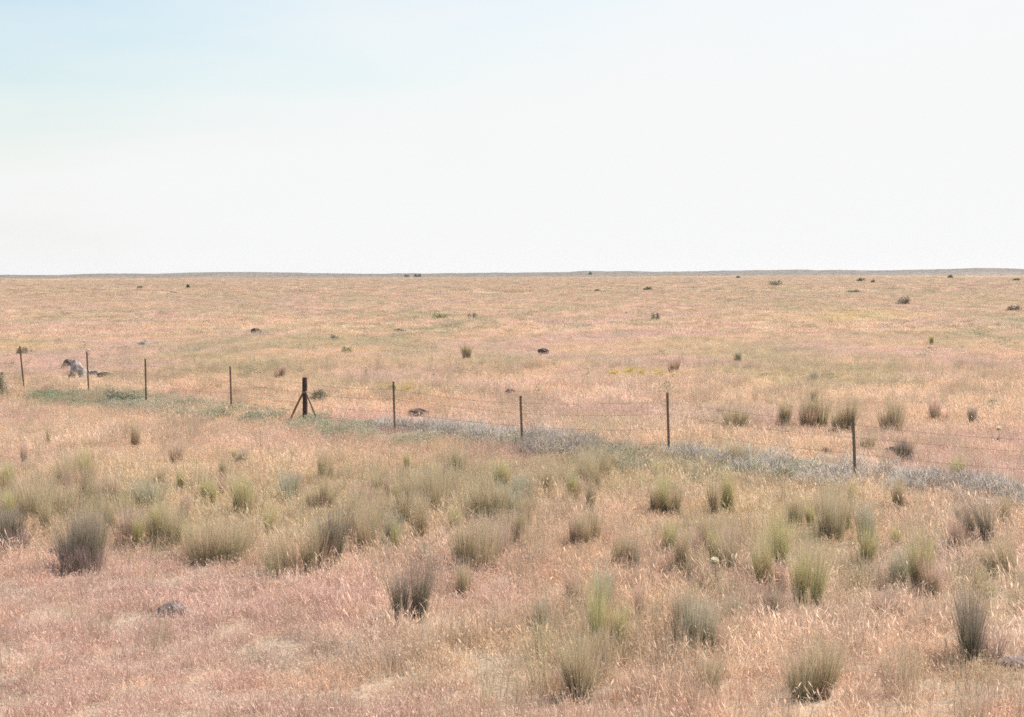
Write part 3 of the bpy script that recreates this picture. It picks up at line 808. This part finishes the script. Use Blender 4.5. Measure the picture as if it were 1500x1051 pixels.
ROCKS = [
 (375, 490, 17, 9, 'dark', 'dark domed rock in the field upper left of the braced post'),
 (797, 519, 17, 9, 'dark', 'dark domed rock in the middle of the field'),
 (748, 580, 16, 10, 'dark', 'small dark rock just left of the centre fence post top'),
 (614, 610, 34, 13, 'brown', 'long reddish brown slab behind the fence left of centre', .6, -.12),
 (587, 486, 22, 5, 'brown', 'thin brown slab in the field above the yellowish weed bush'),
 (1056, 608, 20, 8, 'brown', 'small brown stone left of the low wide bunchgrass'),
 (1208, 667, 22, 10, 'brown', 'flat brown stone left of the nearest fence post'),
 (1308, 669, 28, 15, 'dark', 'dark brown rock beyond the wire right of the nearest post'),
 (100, 541, 20, 14, 'dark', 'dark flat rock at the back left of the pile by the second fence post', .8, .1),
 (113, 549, 20, 22, 'pale', 'palest lichen-covered rock in the middle of the pile by the second post', .8, -.45),
 (121, 553, 14, 14, 'pale', 'small pale rock at the right foot of the palest one', .8, -.3),
 (105, 554, 11, 8, 'brown', 'small brown rock low in front of the dark one in the pile', .7),
 (128, 550, 11, 8, 'grey', 'small grey stone between the pale rock and the second post'),
 (139, 551, 14, 8, 'grey', 'grey stone just right of the foot of the second post'),
 (155, 553, 26, 8, 'brown', 'flat dark reddish stone right of the second post'),
 (213, 506, 20, 6, 'grey', 'low tan-grey stone in the field above the third post'),
 (875, 428, 10, 4, 'dark', 'tiny dark rock near the horizon right of centre'),
 (258, 903, 62, 19, 'purplish', 'low rough purplish stone half sunk in the pink foreground grass', .6),
 (80, 816, 26, 13, 'dark', 'small dark stone left of the darkest rush clump'),
 (1486, 980, 80, 20, 'purplish', 'dark slab of rock at the lower right edge beside tall rushes', .5, .12),
 (380, 573, 9, 5, 'dark', 'tiny dark stone left of the braced post'),
 (507, 588, 9, 5, 'brown', 'tiny brown stone right of the round grey-green shrub'),
 (918, 461, 6, 4, 'grey', 'tiny grey stone in the middle distance'),
]
for a in ROCKS: rock(*a)

# ------------------------------------------------------------------ flowers
stem_m = leaf_mat('flower_stem', (.22, .25, .13)); petal_m = leaf_mat('white_petal', (.86, .80, .64), .3)
yellow_m = leaf_mat('yellow_flower', (.72, .52, .12), .3)

def white_flower(px, py, dia, label, hh=.34):
    pyb = py + 20
    for _ in range(6):
        x, y, z, s = P(px, pyb); pyb = py + hh / s
    t = thing('white_flower', label, 'flower', (x, y, z), 'white flowers on tall stalks')
    v, f = tube([(0, 0, -.03), (.01, 0, hh * .5), (0, 0, hh)], [.005, .004, .004], 6)
    mesh_obj('stalk', v, f, stem_m, t, cols=np.ones((len(v), 3)))
    R_ = dia * s * .5
    r = np.random.default_rng(int(px))
    # crumpled petals cupped round the centre
    V, F2 = [], []
    for ring, (n, tilt, rr) in enumerate([(7, -.35, .85), (7, .2, 1.0), (7, .75, 1.0), (5, 1.25, .95)]):
        for k in range(n):
            a = 2 * math.pi * (k + ring * .4) / n
            m = 5; o = len(V)
            for i in range(m + 1):
                q = i / m; wdt = math.sin(math.pi * (.12 + .8 * q)) * R_ * .62
                el = tilt + (1 - q) * -.5
                pz = q * R_ * rr * math.sin(el) + r.normal(0, R_ * .03); pr = q * R_ * rr * math.cos(el)
                for sgn in (-1, 0, 1):
                    ca, sa = math.cos(a), math.sin(a)
                    V.append((pr * ca - sgn * wdt * sa, pr * sa + sgn * wdt * ca, hh + pz + abs(sgn) * R_ * .12 + r.normal(0, R_ * .04)))
            for i in range(m):
                for j in range(2):
                    b = o + i * 3 + j; F2.append((b, b + 1, b + 4, b + 3))
    mesh_obj('petals', V, F2, petal_m, t, cols=np.ones((len(V), 3)), smooth=True)
    v, f, c = leaves_blob(r, 60, R_ * .3, R_ * .5, R_ * .25, (.8, .8, .8), (1.1, 1.1, 1.1))
    mesh_obj('flower_centre', v + np.array([0, 0, hh]), f, yellow_m, t, cols=c)
    v, f, c = leaves_blob(r, 40, .07, hh * .6, .06, (.8, .8, .8), (1.2, 1.2, 1.2), .3)
    mesh_obj('leaves', v, f, stem_m, t, cols=c)
for a in [
 (1047, 824, 15, 'large round cream-white flower in the right foreground, before the olive rushes'),
 (1463, 629, 9, 'white flower beyond the wire near the right edge'),
 (862, 540, 5, 'small white flower left of the yellow flowering weeds'),
 (1427, 484, 5, 'tiny white flower far out at the right of the field'),
 (130, 514, 6, 'white flower just above the second fence post'),
 (124, 501, 5, 'white flower upper left of the second fence post top'),
 (536, 538, 4, 'tiny white flower in the field left above the fourth thin post'),
 (635, 541, 4, 'tiny white flower in the field between the two centre posts'),
 (46, 508, 4, 'tiny white flower right of the leftmost post top'),
 (812, 527, 4, 'tiny white flower below the dark domed rock in mid field'),
 (727, 459, 3, 'tiny white flower in the far middle of the field'),
]: white_flower(*a)

def yellow_weed(px, pyb, w, h, label):
    x, y, z, s = P(px, pyb); W, H = w * s, h * s
    r = np.random.default_rng(int(px * 3))
    t = thing('yellow_weed', label, 'weed', (x, y, z), 'yellow flowering weeds')
    v, f, c = leaves_blob(r, 160, W * .5, H * .8, .05, (.8, .8, .8), (1.4, 1.3, 1.2))
    mesh_obj('foliage', v, f, stem_m, t, cols=c)
    v, f, c = leaves_blob(r, 90, W * .5, H * .45, .05, (.8, .8, .8), (1.2, 1.2, 1.2), .8)
    mesh_obj('blossoms', v + np.array([0, 0, H * .55]), f, yellow_m, t, cols=c)
for a in [
 (900, 553, 20, 9, 'leftmost of the yellow flowering weeds beyond the fence'),
 (922, 552, 20, 11, 'second yellow flowering weed of the row, next to the leftmost'),
 (940, 553, 16, 10, 'middle yellow flowering weed of the row beyond the fence'),
 (966, 556, 22, 12, 'fullest yellow flowering weed of the row, left of the brown tuft'),
 (986, 557, 12, 8, 'rightmost small yellow flowering weed of the row'),
 (558, 573, 26, 9, 'yellow weed left of the post after the braced post'),
 (598, 576, 22, 9, 'yellow weed right of the post after the braced post'),
]: yellow_weed(*a)

CLEAR += [(P(447, 621)[0], P(447, 621)[1] - .4, .6, 1.2)]
build_grass()

# ------------------------------------------------------------------ barbed wire fence
steel = noise_mat('rusty_steel', (.17, .11, .08), (.28, .19, .13), (.36, .26, .18), 30, .2, .75)
green_steel = noise_mat('weathered_olive_steel', (.16, .13, .09), (.24, .19, .13), (.32, .24, .16), 30, .2, .7)
tipm = noise_mat('pale_post_tip', (.4, .36, .3), (.55, .5, .42), None, 30, .1)
timber = noise_mat('dark_timber', (.05, .03, .025), (.10, .06, .048), (.15, .09, .07), 14, .5)
wirem = noise_mat('rusty_wire', (.14, .10, .08), (.24, .19, .16), None, 60, .1, .6, metallic=.3)

def box(cx, cy, z0, z1, wx, wy, top=1.0):
    v = []
    for z, k in ((z0, 1), (z1, top)):
        for sx, sy in ((-1, -1), (1, -1), (1, 1), (-1, 1)): v.append((cx + sx * wx / 2 * k, cy + sy * wy / 2 * k, z))
    return v, [(3, 2, 1, 0), (4, 5, 6, 7), (0, 1, 5, 4), (1, 2, 6, 5), (2, 3, 7, 6), (3, 0, 4, 7)]

POSTS = [  # base px, base py, top px, top py
 (36, 576, 30, 507), (130, 577, 128, 515), (214, 592, 213, 526), (339, 605, 338, 537), None,
 (578, 638, 576, 559), (765, 659, 762, 580), (980, 671, 978, 575), (1253, 708, 1247, 608)]
fence = thing('wire_fence', 'rusty barbed wire fence on thin steel posts crossing the dry grassland', 'fence', (0, 0, 0))
fpts = []
for pst in POSTS:
    if pst is None:
        x, y, z, s = P(447, 621); fpts.append((x, y, z, (621 - 553) * s, 0, 0)); continue
    bx, by, tx, ty = pst; by += 3; x, y, z, s = P(bx, by)
    H = (by - ty) * s
    fpts.append((x, y, z, H, (tx - bx) * s / H + math.tan(ROLL) , rnd.uniform(-.03, .03)))
# the run goes on out of the picture both ways
d0 = np.array(fpts[0][:2]) - np.array(fpts[2][:2]); d1 = np.array(fpts[-1][:2]) - np.array(fpts[-3][:2])
left = [(fpts[0][0] + d0[0] / 2 * k, fpts[0][1] + abs(d0[1]) / 2 * k + 1.5 * k, 0, 1.22, .01, 0) for k in (1, 2, 3, 4)]
right = [(fpts[-1][0] + d1[0] / 2 * k, fpts[-1][1] + d1[1] / 2 * k, 0, 1.22, -.02, 0) for k in (1, 2, 3, 4)]
fix = lambda L: [(a, b, float(height(a, b)), h, l1, l2) for a, b, _, h, l1, l2 in L]
allp = fix(left[::-1]) + fpts + fix(right)
for i, (x, y, z, H, lx, ly) in enumerate(allp):
    if i == len(left) + 4:
        r = np.random.default_rng(5)
        zz = np.linspace(-.3, H, 9); R0 = .062
        v, f = tube([(r.normal(0, .004), r.normal(0, .004), q) for q in zz], [R0 * r.uniform(.94, 1.06) for _ in zz], 14)
        wp = mesh_obj('corner_post', v, f, timber, fence, (x, y, z))
        wp['label'] = 'thick dark post with two slanting braces'
        nb = []
        for other in (allp[i - 1], allp[i + 1]):
            dv = np.array([other[0] - x, other[1] - y]); dv /= np.linalg.norm(dv)
            e = dv * .8 ; ez = float(height(x + e[0], y + e[1])) - z
            st = dv * .05
            v, f = tube([(e[0] * 1.1, e[1] * 1.1, ez - .1), (e[0] * .5 + st[0] * .5, e[1] * .5 + st[1] * .5, H * .36), (st[0], st[1], H * .70)], .026, 10)
            mesh_obj('brace', v, f, steel, wp)
        v, f = tube([(0, 0, H * .66), (0, 0, H * .70)], R0 * 1.12, 14)
        mesh_obj('collar', v, f, steel, wp)
        continue
    parts = [box(0, -.012, -.3, H, .048, .008), box(0, .012, -.3, H, .009, .04)]
    for k in range(int(H / .06)):
        parts.append(box(0, -.021, .05 + k * .06, .072 + k * .06, .016, .010))
    v, f = merge(parts)
    p_ = mesh_obj('post', v, f, green_steel if i % 3 == 0 else steel, fence, (x, y, z))
    p_.rotation_euler = (ly, lx, .5)
levels = [.28, .55, .82, 1.04]
for li, lv in enumerate(levels):
    parts = []
    pts = []
    for i in range(len(allp) - 1):
        a, b = allp[i], allp[i + 1]
        ha, hb = a[3] / 1.2, b[3] / 1.2
        A = np.array([a[0] + a[4] * lv, a[1] - .03, a[2] + lv * ha]); B = np.array([b[0] + b[4] * lv, b[1] - .03, b[2] + lv * hb])
        sag = rnd.uniform(.015, .06)
        for k in range(8):
            t = k / 8; q = A * (1 - t) + B * t; q[2] -= sag * 4 * t * (1 - t); pts.append(q)
        L = np.linalg.norm(B - A)
        for k in range(int(L / .13)):
            t = (k + .5) / int(L / .13); q = A * (1 - t) + B * t; q[2] -= sag * 4 * t * (1 - t)
            an = rnd.uniform(0, 3.14); dd = np.array([math.cos(an) * .3, math.cos(an) * .3, math.sin(an)]) * .018
            parts.append(tube([q - dd, q + dd], .0016, 3))
    parts.insert(0, tube(pts, .0017, 5))
    v, f = merge(parts)
    mesh_obj('barbed_wire', v, f, wirem, fence)

# ------------------------------------------------------------------ haze
HAZE = True
if HAZE:
    me = bpy.data.meshes.new('haze')
    v, f = box(0, 0, -80, 22, 14000, 14000)
    me.from_pydata(v, [], f)
    m, nt, n, l = new_mat('haze_air')
    out = n.new('ShaderNodeOutputMaterial'); pv = n.new('ShaderNodeVolumePrincipled')
    pv.inputs['Color'].default_value = (.80, .80, .86, 1); pv.inputs['Density'].default_value = .00004
    pv.inputs['Anisotropy'].default_value = .3
    l.new(pv.outputs[0], out.inputs['Volume'])
    me.materials.append(m)
    o = bpy.data.objects.new('haze', me); C.objects.link(o); o['kind'] = 'stuff'
